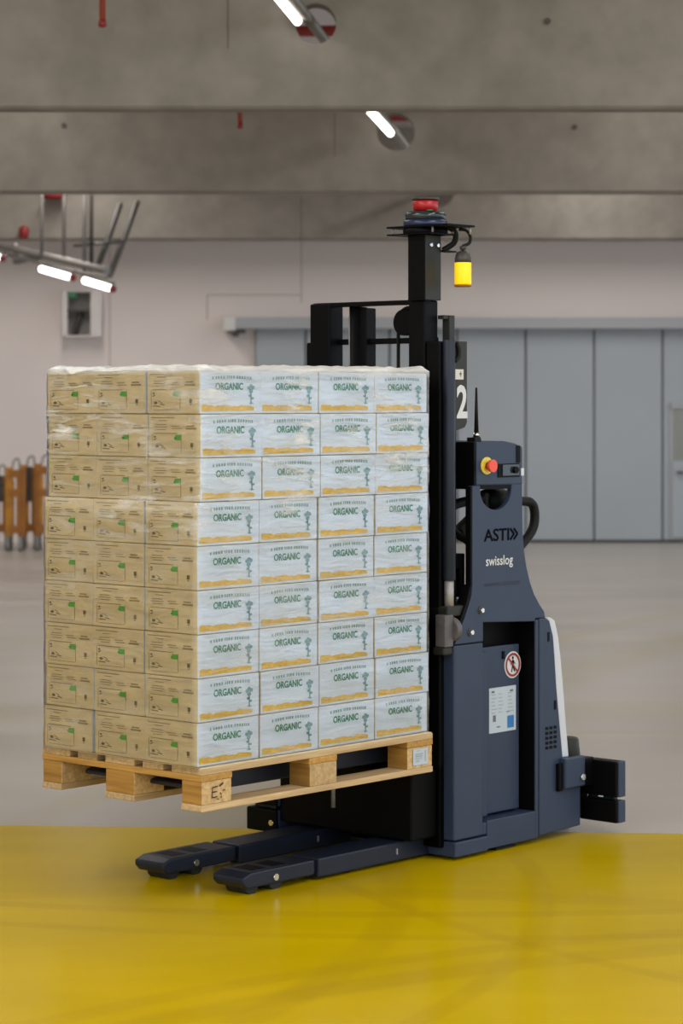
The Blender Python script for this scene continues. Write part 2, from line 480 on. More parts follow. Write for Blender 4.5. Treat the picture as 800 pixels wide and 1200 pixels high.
# precast ceiling beams, each pierced by a round service hole
def beam(Y, holex, joints, name='ceiling_beam'):
    z0, z1, th, hz, hr = 3.64, 4.98, 0.22, 4.20, 0.135 if Y < 20 else 0.175
    bm = bmesh.new()
    n = 32
    outer = []
    # square ring around the hole then strips to the ends
    q = 0.5
    sq = []
    for i in range(n):
        a = 2 * PI * i / n
        c, s = math.cos(a), math.sin(a)
        k = q / max(abs(c), abs(s))
        sq.append((holex + c * k, hz + s * k))
    b = MB()
    for yy in (Y, Y + th):
        pass
    bm = b.bm
    F = []
    for yy in (Y, Y + th):
        ci = [bm.verts.new((holex + hr * math.cos(2 * PI * i / n), yy, hz + hr * math.sin(2 * PI * i / n))) for i in range(n)]
        so = [bm.verts.new((x, yy, z)) for x, z in sq]
        for i in range(n):
            bm.faces.new((ci[i], ci[(i + 1) % n], so[(i + 1) % n], so[i]))
        F.append(ci)
        def quad(xa, xb, za, zb):
            bm.faces.new([bm.verts.new(p) for p in ((xa, yy, za), (xb, yy, za), (xb, yy, zb), (xa, yy, zb))])
        quad(XL, holex - q, z0 + 0.02, z1); quad(holex + q, XR, z0 + 0.02, z1)
        quad(holex - q, holex + q, z0 + 0.02, hz - q); quad(holex - q, holex + q, hz + q, z1)
    for i in range(n):
        f = bm.faces.new((F[0][i], F[0][(i + 1) % n], F[1][(i + 1) % n], F[1][i])); f.smooth = True
    # chamfered soffit
    prof = [(Y, z0 + 0.02), (Y + 0.02, z0), (Y + th - 0.02, z0), (Y + th, z0 + 0.02)]
    L = [bm.verts.new((XL, y, z)) for y, z in prof]; R = [bm.verts.new((XR, y, z)) for y, z in prof]
    for i in range(3):
        bm.faces.new((L[i], L[i + 1], R[i + 1], R[i]))
    o = struct(b, name, M['concrete'])
    for jx, ja, jb in joints:
        MB().box(jx - 0.004, jx + 0.004, Y - 0.003, Y + 0.02, ja, jb).build('beam_joint', M['beam_seam'], o)
    return o
B1 = beam(15.9, -0.168, [(wx(267, 15.9), wz(57, 15.9), 4.98)])
B2 = beam(22.3, 0.50, [(wx(392, 22.3), wz(184, 22.3), 4.98)])
B3 = beam(28.75, 1.16, [(wx(353, 28.75), wz(281, 28.75), 4.98)])
for bm_, Y, px, py, r in ((B2, 22.3, 75, 147, 0.024), (B1, 15.9, 641, 25, 0.022), (B2, 22.3, 673, 149, 0.024)):
    MB().cyl((wx(px, Y), Y - 0.012, wz(py, Y)), (wx(px, Y), Y + 0.01, wz(py, Y)), r, n=12).build('anchor_socket', M['dark_steel'], bm_)
# casting scar on the middle beam and the grey mounting plate above the sprinkler drop on the first beam

# sliding fire gate with its panels, rail and small escape door
g = struct(MB().box(wx(299), 8.08, YW - 0.05, YW - 0.004, 0.02, wz(385)), 'door_1', M['door_gap'])
edges = [299, 358, 456, 535, 615, 695, 775, 855, 935, 1015, 1095, 1175]
for a_, b_ in zip(edges[:-1], edges[1:]):
    MB().box(wx(a_) + 0.014, wx(b_) - 0.014, YW - 0.085, YW - 0.045, 0.03, wz(386)).build('panel', M['door'], g, 0.006)
MB().box(wx(276), 8.2, YW - 0.24, YW - 0.02, wz(386), wz(373)).build('door_rail', M['door_rail'], g, 0.01)
MB().box(wx(262), wx(277), YW - 0.26, YW - 0.02, wz(388.5), wz(372)).build('rail_end_cap', M['pale_cap'], g, 0.02)
MB().box(wx(268), wx(288), YW - 0.2, YW - 0.06, wz(390.5), wz(387)).cyl((wx(276), YW - 0.24, wz(391)), (wx(276), YW - 0.06, wz(391)), 0.045).build('roller_stop', M['dark_steel'], g)
MB().box(wx(299), 8.08, YW - 0.10, YW - 0.03, 0.0, 0.035).build('bottom_seal', M['dark_steel'], g)
d2 = struct(MB().box(wx(783), wx(783) + 0.9, YW - 0.10, YW - 0.084, 0.04, wz(471)), 'door_2', M['door_rail'])
MB().box(wx(786), wx(783) + 0.85, YW - 0.115, YW - 0.095, 0.06, wz(540)).build('lower_leaf', M['door'], d2, 0.006)
MB().box(wx(784.5), wx(783) + 0.88, YW - 0.125, YW - 0.095, wz(479), wz(472)).build('head_frame', M['door_rail'], d2, 0.004)
MB().box(wx(788), wx(783) + 0.82, YW - 0.108, YW - 0.098, wz(540), wz(480)).build('pane', M['glass_dim'], d2)
MB().box(wx(791), wx(791) + 0.13, YW - 0.17, YW - 0.15, wz(554.5), wz(552)).box(wx(793), wx(793) + 0.02, YW - 0.155, YW - 0.10, wz(554.5), wz(552)).build('door_handle', M['dark_steel'], d2)

# ------------------------------------------------------------------ lamps
def tube_lamp(p0, p1, label, r=0.018, group=None):
    p0, p1 = Vector(p0), Vector(p1)
    c = (p0 + p1) / 2
    e = empty('tube_lamp', c)
    tag(e, label, 'lamp', group)
    a, bb = p0 - c, p1 - c
    d = (bb - a).normalized()
    up = Vector((0, 0, 1))
    MB().cyl(a + d * 0.03, bb - d * 0.03, r, n=12).build('fluorescent_tube', M['tube'], e)
    side = d.cross(up).normalized()
    b = MB()
    h0 = up * (r + 0.012); h1 = up * (r + 0.05)
    vs = []
    for p in (a, bb):
        vs.append([b.bm.verts.new(p + side * x + h) for x, h in ((-0.028, h0), (0.028, h0), (0.022, h1), (-0.022, h1))])
    for i in range(4):
        b.bm.faces.new((vs[0][i], vs[0][(i + 1) % 4], vs[1][(i + 1) % 4], vs[1][i]))
    b.bm.faces.new(vs[0]); b.bm.faces.new(vs[1][::-1])
    b.build('lamp_housing', M['galv'], e)
    for p in (a, bb - d * 0.03):
        MB().cyl(p, p + d * 0.03, r + 0.005, n=12).cyl(p + d * 0.015, p + d * 0.015 + h0 * 1.1, 0.008, n=8).build('lamp_holder', M['dark_red'] if label.startswith('short') else M['galv'], e)
    return e
tube_lamp((-0.545, 13.6, 4.22), (-0.283, 15.84, 4.20), 'long lit fluorescent tube beside the round hole of the nearest ceiling beam', 0.027)
tube_lamp((0.12, 19.8, 4.22), (0.452, 22.25, 4.18), 'long lit fluorescent tube running up to the hole in the second ceiling beam', 0.032)
# steel light rail threading the beam holes
p0, p1 = Vector((-0.53, 13.0, 4.235)), Vector((1.155, 28.9, 4.25))
b = MB(); b.tube([p0, p1], 0.036, 4)
tag(b.build('light_rail', M['galv'], None), 'grey steel light rail threading the round holes of the ceiling beams', 'rail')

Yl = 26.5
def lp(px, py, Y=Yl): return ((px - 400) / 2839.4 * Y, Y, 1.72 - (py - 470.3) / 2839.4 * Y)
tube_lamp(lp(46, 314.5, 26.4), lp(86, 326, 26.0), 'short lit tube lamp, the middle of three at the left below the far beam', 0.034)
tube_lamp(lp(97, 328, 26.0), lp(133, 339, 25.6), 'short lit tube lamp just above the open white wall cabinet', 0.034)
tube_lamp(lp(-40, 291, 27.2), lp(4, 303, 26.8), 'short lit tube lamp cut off by the left picture edge', 0.034)
# cable tray and hangers over those lamps
tray = empty('cable_tray', lp(70, 303, 26.4))
tag(tray, 'grey steel cable tray hanging on rods at upper left under the far beam', 'tray')
o0 = Vector(lp(70, 303, 26.4))
def tr(px, py, Y): return Vector(lp(px, py, Y)) - o0
MB().tube([tr(-45, 278, 27.4), tr(20, 292, 26.7), tr(125, 317, 25.8)], 0.055, 4).build('tray_channel', M['galv'], tray)
MB().tube([tr(-45, 285, 27.4), tr(40, 306, 26.5), tr(125, 326, 25.7)], 0.02, 6).build('conduit', M['galv'], tray)
MB().tube([tr(18, 285, 26.7), tr(18, 308, 26.7)], 0.03, 6).tube([tr(18, 306, 26.7), tr(48, 300, 26.5)], 0.05, 4).build('junction_bracket', M['galv'], tray)
for px, y1, Y, r, m in ((49, 303, 26.4, 0.02, 'galv'), (75, 305, 26.2, 0.02, 'galv'), (99, 318, 26.0, 0.022, 'galv'), (107, 318, 26.0, 0.022, 'dark_steel')):
    MB().tube([tr(px, y1, Y), tr(px, 200, Y)], r, 8).build('hanger_rod', M[m], tray)
for (xa, ya, xb, yb) in ((116, 309, 127, 279), (128, 324, 147, 276)):
    MB().tube([tr(xa, ya, 26.0), tr(xb, yb, 26.2), tr(xb + 14, yb - 40, 26.4)], 0.032, 8).build('brace', M['dark_steel'], tray)
MB().tube([tr(86, 288, 26.0), tr(146, 283, 26.0)], 0.016, 6).build('cross_rail', M['dark_steel'], tray)

# open white cabinet on the back wall
cb = empty('wall_cabinet', (wx(99), YW, wz(395)))
tag(cb, 'open white cabinet with grey inside hung on the back wall', 'cabinet')
def cx(px): return wx(px) - wx(99)
def cz(py): return wz(py) - wz(395)
MB().box(cx(75), cx(81), -0.22, -0.005, cz(395), cz(342)).box(cx(108), cx(112), -0.22, -0.005, cz(395), cz(342)).box(cx(75), cx(112), -0.22, -0.005, cz(343), cz(341)) \
    .box(cx(75), cx(112), -0.22, -0.005, cz(395.5), cz(393.5)).build('cabinet_body', M['cabinet'], cb, 0.004)
MB().box(cx(80), cx(109), -0.05, -0.008, cz(394), cz(343)).build('back_panel', M['cabinet_in'], cb)
MB().box(cx(80), cx(109), -0.20, -0.05, cz(366.5), cz(363.5)).build('shelf', M['dark_steel'], cb)
MB().box(cx(82), cx(91), -0.20, -0.05, cz(349), cz(344)).build('green_indicator', M['green'], cb)
MB().tube([(cx(89), -0.12, cz(393)), (cx(90), -0.12, cz(383)), (cx(94), -0.12, cz(374)), (cx(97), -0.12, cz(366))], 0.035, 8).build('hose', M['dark_steel'], cb)
MB().box(cx(110), cx(121), -0.225, -0.205, cz(395), cz(342)).cyl((cx(115.5), -0.24, cz(369)), (cx(115.5), -0.22, cz(369)), 0.02, n=10).build('cabinet_door', M['cabinet'], cb, 0.004)

# red sprinkler pipework and drops
def pipe(Y, z, label):
    o = MB().cyl((-12, Y, z), (12, Y, z), 0.045, n=14).build('sprinkler_pipe', M['red_pipe'])
    tag(o, label, 'pipe')
pipe(19.5, 4.70, 'red sprinkler pipe seen through the hole in the nearest beam')
pipe(26.0, 4.77, 'red sprinkler pipe seen at the top of the hole in the second beam')
def drop(px, pyb, Y, ztop, label, r=0.020):
    x, _, zb = lp(px, pyb, Y)
    e = empty('sprinkler_drop', (x, Y, zb)); tag(e, label, 'sprinkler')
    MB().cyl((0, 0, 0.03), (0, 0, ztop - zb), r, n=12).build('drop_pipe', M['red_drop'], e)
    MB().lathe([(r * 0.7, 0), (r * 1.3, 0.008), (r * 1.25, 0.03), (r, 0.05)], (0, 0, 0), 12).build('sprinkler_head', M['dark_red'], e)
    MB().box(-0.11, 0.11, -0.04, 0.04, ztop - zb - 0.25, ztop - zb - 0.22).build('pipe_clip', M['galv'], e)
drop(120, 32, 15.3, ZC, 'red sprinkler drop pipe at upper left in front of the nearest beam', 0.020)
drop(281, 151, 19.5, 4.65, 'small red sprinkler drop in front of the second beam', 0.020)
o = MB().lathe([(0.03, -0.09), (0.055, -0.07), (0.06, 0.03), (0.03, 0.06)], (0, 0, 0), 14).box(-0.03, 0.03, 0.0, 0.06, -0.05, 0.04).build('alarm_sounder', M['dark_red'])
o.location = lp(28, 271, 28.69); tag(o, 'small red alarm sounder low on the far beam above the tray', 'alarm')
o = MB().lathe([(0.05, -0.05), (0.13, -0.04), (0.14, 0.0), (0.10, 0.06)], (0, 0, 0), 18).box(-0.05, 0.05, 0.0, 0.14, -0.02, 0.05).build('alarm_dome', M['dark_red'])
o.location = lp(64, 229, 28.60); tag(o, 'wide red alarm dome on the far beam half hidden behind the second beam', 'alarm')

# ------------------------------------------------------------------ orange folded barriers at the back left
def barrier(px0, px1, Y, ztop, label, dark, seed):
    rnd = random.Random(seed)
    x0, x1 = wx(px0, Y), wx(px1, Y)
    e = empty('folding_barrier', ((x0 + x1) / 2, Y, 0)); tag(e, label, 'barrier', 'orange barriers along the back wall')
    hw = (x1 - x0) / 2
    for sx in (-1, 1):
        MB().box(sx * hw - 0.042, sx * hw + 0.042, -0.03, 0.03, 0.16, ztop - 0.02 * (sx > 0)).build('post', M['orange'] if (seed + sx) % 3 else M['orange_dark'], e, 0.004)
        MB().box(sx * hw - 0.018, sx * hw + 0.018, -0.16, 0.16, 0.06, 0.17).cyl((sx * hw - 0.02, -0.1, 0.05), (sx * hw + 0.02, -0.1, 0.05), 0.05, n=12).cyl((sx * hw - 0.02, 0.1, 0.05), (sx * hw + 0.02, 0.1, 0.05), 0.05, n=12).build('foot', M['galv'], e, 0.003)
    for k in range(3):
        zz = (0.2, 0.62, ztop - 0.12)[k]
        MB().box(-hw, hw, -0.045, 0.02, zz, zz + 0.09).build('rail', M['orange_dark'], e)
    k = max(2, int(hw * 2 / 0.07))
    for i in range(k):
        xx = -hw + (i + 0.5) * 2 * hw / k
        MB().box(xx - 0.021, xx + 0.021, -0.03 + rnd.uniform(-.02, .02), 0.0, 0.22, ztop - rnd.uniform(0.03, 0.15)).build('bar', M['orange_dark'] if i % 2 else M['orange'], e)
    if dark:
        MB().box(-hw * 0.5, hw * 0.3, -0.06, -0.035, 0.55, ztop - 0.02).build('dark_panel', M['dark_steel'], e)
    MB().tube(spline([(-hw * 0.6, 0, ztop - 0.06), (-hw * 0.3, 0, ztop + 0.07), (hw * 0.5, 0, ztop + 0.09), (hw * 0.7, 0, ztop - 0.05)], 5), 0.012, 6).build('carry_handle', M['galv'], e)
barrier(-6, 9, 28.2, 0.88, 'orange barrier cut off by the left picture edge', True, 1)
barrier(11, 25.5, 27.9, 0.96, 'orange barrier on pale feet, second in from the left picture edge', False, 2)
barrier(28, 43, 28.3, 0.98, 'orange barrier with a dark panel in the middle of the row', True, 3)
barrier(45, 60, 28.0, 1.00, 'orange barrier nearest to the stacked cartons, partly hidden by them', False, 4)

# ================================================================== TRUCK, PALLET AND LOAD FRAME
A = 0.8401429
OX, OY = -0.46348, 8.04728
def place(s, t, z): return (OX + s * math.cos(A) - t * math.sin(A), OY + s * math.sin(A) + t * math.cos(A), z)
near = lambda s, z, t=0.0: (s, t, z)

# ------------------------------------------------------------------ truck
T = empty('pallet_stacker_truck', place(0, 0, 0), A)
tag(T, 'dark slate driverless stacker truck lifting the loaded wooden pallet', 'forklift truck')
def part(b, name, m, bevel=0.004, parent=None, label=None):
    o = b.build(name, M[m] if isinstance(m, str) else m, parent or T, bevel)
    if label: o['label'] = label
    return o
def sub_print(quads, name, m, parent, t):
    o = flat(quads, lambda u, v: (u, t, v)).build(name, M[m], parent)
    return o

# chassis core and interior
part(MB().box(1.345, 1.84, 0.13, 0.80, 0.03, 0.80).box(1.86, 1.94, 0.03, 0.80, 0.05, 0.70).box(1.50, 1.84, 0.10, 0.14, 0.12, 0.87), 'chassis', 'black', 0.005)
part(MB().prism([(1.324, 0.02), (2.117, 0.03), (2.117, 0.205), (2.02, 0.305), (1.962, 0.6), (1.925, 0.8), (1.324, 0.81)], 0.795, 0.82), 'far_side_panel', 'slate', 0.006)
part(MB().prism([(1.36, 0.80), (1.86, 0.80), (1.90, 0.86), (1.80, 0.90), (1.42, 0.90)], 0.14, 0.79), 'hood', 'black', 0.01)
# front column panel, kick panel, sill
part(MB().box(1.324, 1.497, 0.0, 0.13, 0.079, 0.808), 'front_side_panel', 'slate', 0.006)
part(MB().box(1.324, 1.520, -0.006, 0.13, 0.018, 0.074), 'kick_panel', 'slate', 0.005)
part(MB().box(1.522, 1.823, 0.0, 0.10, 0.022, 0.130).box(1.497, 1.524, 0.004, 0.10, 0.079, 0.125), 'sill_panel', 'slate', 0.004)
part(MB().box(1.822, 1.842, 0.0, 0.10, 0.022, 0.872), 'opening_frame', 'slate', 0.004)
part(MB().box(1.8185, 1.8225, 0.004, 0.13, 0.131, 0.870), 'opening_liner', 'black', 0)
# rear side panel
rear = part(MB().prism([(1.847, 0.030), (2.117, 0.036), (2.117, 0.205), (2.000, 0.322), (1.982, 0.446), (1.959, 0.605), (1.948, 0.720), (1.938, 0.800), (1.914, 0.862), (1.890, 0.875), (1.847, 0.876)], 0.0, 0.10), 'rear_side_panel', 'slate', 0.005)
for i in range(5):
    for j in range(3):
        s0, z0 = 1.884 + j * 0.027, 0.362 + i * 0.019
        MB().prism([(s0, z0), (s0 + 0.018, z0 - 0.002), (s0 + 0.021, z0 + 0.009), (s0 + 0.003, z0 + 0.012)], -0.0015, 0.002).build('grille_slot', M['black'], rear)
for s0, z0 in ((1.905, 0.800), (1.948, 0.530)):
    MB().box(s0 - 0.006, s0 + 0.006, -0.002, 0.003, z0 - 0.018, z0 + 0.018).build('panel_slot', M['black'], rear)
white = [(1.890, 0.878), (1.925, 0.874), (1.953, 0.860), (1.976, 0.795), (1.992, 0.710), (2.007, 0.605), (2.027, 0.442), (2.045, 0.316)]
inner = [(2.001, 0.318), (1.983, 0.446), (1.960, 0.605), (1.949, 0.720), (1.939, 0.800), (1.915, 0.862)]
part(MB().prism(white + inner, 0.004, 0.79), 'rear_cover', 'white_cover', 0.004, label='white curved rear cover')
# inner access panel with its stickers
acc = part(MB().box(1.560, 1.790, 0.055, 0.075, 0.140, 0.778).box(1.497, 1.562, 0.030, 0.075, 0.140, 0.765), 'access_panel', 'slate', 0.004)
MB().box(1.682, 1.694, 0.050, 0.058, 0.727, 0.757).build('key_slot', M['black'], acc)
TP = 0.0545
dp = part(MB().box(1.600, 1.766, TP - 0.002, TP + 0.002, 0.447, 0.620), 'data_plate', 'label_white', 0.0, label='white data plate with a blue field')
rows = []
rr = random.Random(3)
for k in range(6):
    z = 0.592 - k * 0.014
    rows += [rect(1.612, z, 1.612 + rr.uniform(.02, .04), z + 0.004), rect(1.655, z, 1.655 + rr.uniform(.015, .03), z + 0.004), rect(1.715, z, 1.715 + rr.uniform(.02, .04), z + 0.004)]
sub_print(rows, 'plate_print', 'label_grey', dp, TP - 0.003)['kind'] = 'stuff'
sub_print([rect(1.613, 0.601, 1.632, 0.609), rect(1.728, 0.598, 1.748, 0.606), rect(1.622, 0.490, 1.640, 0.515), rect(1.645, 0.466, 1.666, 0.471), rect(1.705, 0.520, 1.725, 0.524)], 'plate_dark_print', 'label_dark', dp, TP - 0.003)['kind'] = 'stuff'
sub_print([rect(1.712, 0.459, 1.752, 0.506)], 'blue_field', 'blue_print', dp, TP - 0.003)
# no-pedestrians sign
sg = part(flat([disc(1.747, 0.700, 0.052, 28)], lambda u, v: (u, TP - 0.001, v)), 'warning_sticker', 'white_print', 0, label='round red and white no pedestrians sticker')
sub_print(ring(1.747, 0.700, 0.037, 0.046) + [stroke(1.720, 0.727, 1.774, 0.673, 0.008)], 'red_ring', 'red_pipe', sg, TP - 0.003)
sub_print([disc(1.747, 0.727, 0.006, 10), stroke(1.747, 0.719, 1.747, 0.694, 0.011), stroke(1.746, 0.697, 1.738, 0.672, 0.006), stroke(1.748, 0.697, 1.758, 0.674, 0.006), stroke(1.744, 0.716, 1.733, 0.700, 0.004), stroke(1.750, 0.716, 1.761, 0.702, 0.004)], 'walking_figure', 'black_print', sg, TP - 0.0025)

# tower plate that sweeps up from the body
def arc(cx_, cz_, r, a0, a1, n): return [(cx_ + r * math.cos(a0 + (a1 - a0) * i / n), cz_ + r * math.sin(a0 + (a1 - a0) * i / n)) for i in range(n + 1)]
cut = [(1.672, 1.402)] + [(1.5755 + 0.0955 * math.cos(-x * PI / 14), 1.385 + 0.078 * math.sin(-x * PI / 14) ) for x in range(0, 15)] + [(1.480, 1.402)]
outline = [(1.432, 1.402)] + [(1.432, 1.03), (1.428, 0.99), (1.412, 0.955), (1.385, 0.905), (1.352, 0.858), (1.328, 0.812),
           (1.497, 0.812), (1.497, 0.884), (1.822, 0.866), (1.822, 0.878), (1.886, 0.876), (1.880, 0.900), (1.850, 0.930), (1.815, 0.972), (1.788, 1.022), (1.765, 1.085), (1.750, 1.150), (1.742, 1.220), (1.738, 1.402)]
tower = part(MB().prism(outline + cut, 0.0, 0.022), 'tower_plate', 'slate', 0.003)
part(MB().box(1.424, 1.436, 0.002, 0.028, 1.02, 1.40).prism([(1.330, 0.81), (1.420, 0.95), (1.432, 1.03), (1.424, 1.03), (1.40, 0.965), (1.318, 0.82)], 0.002, 0.045), 'tower_edge', 'black', 0.002)
part(MB().prism([(1.45, 0.90), (1.86, 0.89), (1.77, 1.05), (1.72, 1.39), (1.69, 1.39), (1.69, 1.29), (1.46, 1.29), (1.45, 1.1)], 0.40, 0.42), 'far_tower_plate', 'slate_dark', 0.003)
for s0, z0 in ((1.482, 0.931), (1.420, 0.852)):
    MB().cyl((s0, -0.004, z0), (s0, 0.002, z0), 0.016, n=14).build('washer', M['dark_steel'], tower)
    MB().cyl((s0, -0.012, z0), (s0, -0.003, z0), 0.0095, n=6).build('hex_bolt', M['chrome'], tower)
tm = lambda u, v: (u, -0.0012, v)
me = text_mesh('ASTI', 'maker_lettering', 1.500, 1.188, 1.655, 1.236, tm, M['black_print'], 0.02)
o = obj_from(me, 'maker_lettering', tower)
chev = []
for k in range(2):
    c0 = 1.662 + k * 0.022
    chev += [stroke(c0, 1.233, c0 + 0.024, 1.2105, 0.010), stroke(c0 + 0.024, 1.2125, c0, 1.190, 0.010)]
sub_print(chev, 'chevron_mark', 'black_print', tower, -0.0012)
o = obj_from(text_mesh('swisslog', 'partner_lettering', 1.512, 1.084, 1.678, 1.133, tm, M['white_print'], 0.012), 'partner_lettering', tower)
o['label'] = 'white lettering'
obj_from(text_mesh('www.asti.es', 'web_lettering', 1.500, 1.016, 1.725, 1.036, tm, M['dim_print'], 0.0), 'web_lettering', tower)

# control box on top of the tower
cbx = part(MB().prism([(1.456, 1.402), (1.742, 1.398), (1.742, 1.545), (1.70, 1.558), (1.63, 1.568), (1.456, 1.566)], 0.0, 0.36), 'control_box', 'slate', 0.006)
MB().box(1.444, 1.458, 0.002, 0.36, 1.398, 1.566).build('front_face', M['black'], cbx, None)
MB().prism([(1.44, 1.388), (1.73, 1.384), (1.735, 1.400), (1.44, 1.404)], 0.003, 0.34).build('base_trim', M['black'], cbx)
MB().box(1.584, 1.718, -0.003, 0.01, 1.430, 1.482).build('display_recess', M['black'], cbx)
MB().box(1.610, 1.712, -0.006, 0.005, 1.436, 1.478).build('display', M['scanner_grey'], cbx)
MB().cyl((1.682, -0.018, 1.457), (1.682, -0.002, 1.457), 0.013, n=14).build('rotary_switch', M['black'], cbx)
MB().box(1.700, 1.722, -0.003, 0.004, 1.484, 1.550).build('vent_strip', M['black'], cbx)
MB().box(1.728, 1.746, -0.003, 0.01, 1.434, 1.462).build('corner_trim', M['white_cover'], cbx)
es = part(MB().cyl((1.515, -0.006, 1.476), (1.515, 0.002, 1.476), 0.033, n=24), 'emergency_stop', 'yellow_disc', 0)
MB().cyl((1.515, -0.024, 1.476), (1.515, -0.004, 1.476), 0.013, n=16).build('button_stem', M['dark_red'], es)
MB().cyl((1.515, -0.036, 1.476), (1.515, -0.020, 1.476), 0.024, 0.022, n=20).build('red_button', M['orange_red'], es)
an = part(MB().cyl((1.518, 0.05, 1.56), (1.518, 0.05, 1.585), 0.022, 0.016).box(1.485, 1.512, 0.03, 0.07, 1.558, 1.583), 'antenna_base', 'rubber', 0.002)
MB().cyl((1.518, 0.05, 1.585), (1.518, 0.05, 1.60), 0.012).build('antenna_collar', M['chrome'], an)
MB().cyl((1.518, 0.05, 1.60), (1.518, 0.05, 1.772), 0.009, 0.004, n=12).build('antenna_whip', M['rubber'], an)

# tiller with looped handle behind the tower plate
tl = part(MB().lathe([(0.03, -0.06), (0.055, -0.05), (0.065, 0.0), (0.055, 0.035), (0.02, 0.05)], (1.755, 0.15, 1.335), 24), 'tiller_head', 'rubber', 0)
MB().lathe([(0.022, 0.045), (0.024, 0.06), (0.018, 0.075)], (1.768, 0.15, 1.325), 16).build('belly_button', M['red'], tl)
MB().box(1.668, 1.72, 0.13, 0.17, 1.30, 1.366).build('tiller_bracket', M['gunmetal'], tl, 0.01)
loop = spline([(1.70, 0.15, 1.345), (1.617, 0.15, 1.338), (1.52, 0.15, 1.326), (1.475, 0.15, 1.305), (1.465, 0.15, 1.265), (1.50, 0.15, 1.225), (1.58, 0.15, 1.190), (1.66, 0.15, 1.15), (1.85, 0.15, 1.12), (1.945, 0.15, 1.165), (2.005, 0.15, 1.22), (2.012, 0.15, 1.285), (1.985, 0.15, 1.318), (1.92, 0.15, 1.326), (1.78, 0.15, 1.335)], 6)
MB().tube(loop, 0.019, 10).build('handle_loop', M['rubber'], tl)
MB().prism([(1.515, 1.235), (1.625, 1.298), (1.68, 1.20), (1.63, 1.175), (1.54, 1.195)], 0.13, 0.17).build('tiller_gusset', M['gunmetal'], tl, 0.012)
part(MB().box(1.39, 1.45, 0.05, 0.11, 1.09, 1.145).box(1.425, 1.45, 0.05, 0.11, 0.98, 1.10), 'hose_clamp', 'black', 0.004)

# rear near safety scanner in its guard
def scanner(s0, s1, t0, t1, z0, z1, zs, arm=None, far=False):
    e = part(MB().box(s0, s1, t0, t1, zs + 0.006, z1), 'scanner_guard', 'black', 0.006)
    MB().box(s0, s1, t0, t1, z0, zs - 0.008).build('lower_guard', M['black'], e, 0.006)
    MB().box(s0 + 0.03, s1 - 0.01, t0 + 0.03, t1 - 0.02, zs - 0.02, zs + 0.02).build('scanner_window', M['scanner_grey'], e)
    MB().box(s0 + 0.012, s1, t0 - 0.003, t0 + 0.01, zs + 0.006, z1).box(s0 + 0.012, s1, t0 - 0.003, t0 + 0.01, z0, zs - 0.008).build('side_cheek', M['slate'], e, 0.004)
    return e
g1 = scanner(2.192, 2.252, -0.12, 0.06, 0.046, 0.290, 0.142)
MB().box(2.188, 2.194, -0.055, -0.035, 0.146, 0.150).build('status_light', M['white_print'], g1)
part(MB().box(1.978, 2.108, -0.03, 0.0, 0.198, 0.318), 'scanner_arm', 'slate', 0.006)
part(MB().box(2.09, 2.2, -0.005, 0.06, 0.19, 0.30), 'scanner_mount', 'black', 0.004)
part(MB().box(1.952, 1.980, -0.018, 0.0, 0.19, 0.30), 'arm_hinge', 'black', 0.004)
part(MB().cyl((2.085, -0.040, 0.235), (2.085, -0.029, 0.235), 0.013, n=6), 'arm_bolt', 'chrome', 0)
part(MB().cyl((2.15, 0.09, 0.28), (2.15, 0.09, 0.375), 0.055, 0.045), 'rear_bumper_post', 'gunmetal', 0.01)
part(MB().box(2.10, 2.24, 0.05, 0.75, 0.05, 0.28), 'rear_bumper', 'black', 0.01)
# far front safety scanner, seen under the pallet
g2 = scanner(1.14, 1.31, 0.74, 0.90, 0.045, 0.178, 0.142, far=True)
MB().cyl((1.13, 0.76, 0.085), (1.142, 0.76, 0.085), 0.012, n=6).build('guard_bolt', M['chrome'], g2)

# straddle legs with tandem rollers
def leg(t0, t1):
    L = part(MB().prism([(0.345, 0.030), (0.325, 0.050), (0.325, 0.070), (0.365, 0.084), (0.69, 0.084), (0.69, 0.030)], t0, t1)
             .box(0.715, 1.34, t0 + 0.004, t1 - 0.004, 0.015, 0.084).box(0.68, 0.72, t0 + 0.02, t1 - 0.02, 0.03, 0.076), 'support_leg', 'slate_dark', 0.006)
    for a_, b_ in ((0.40, 0.47), (0.505, 0.575)):
        MB().box(a_, b_, t0 + 0.03, t1 - 0.03, 0.078, 0.0846).build('roller_opening', M['black'], L)
    for s0 in (0.395, 0.515):
        MB().cyl((s0, t0 + 0.025, 0.031), (s0, t1 - 0.025, 0.031), 0.031, n=20).build('roller', M['gunmetal'], L)
    MB().cyl((0.487, t0 - 0.006, 0.053), (0.487, t0 + 0.002, 0.053), 0.012, n=14).build('axle_cap', M['chrome'], L)
    MB().box(1.14, 1.146, t0 - 0.001, t0 + 0.004, 0.040, 0.062).build('leg_mark', M['steel'], L)
leg(0.125, 0.275)
leg(0.520, 0.670)
for s0, t0 in ((1.75, 0.15), (2.0, 0.62), (1.75, 0.62)):
    part(MB().cyl((s0, t0 - 0.03, 0.055), (s0, t0 + 0.03, 0.055), 0.055, n=24), 'wheel', 'rubber', 0.004)
part(MB().box(1.60, 1.72, 0.02, 0.10, 0.006, 0.014), 'ground_strip', 'rubber', 0)

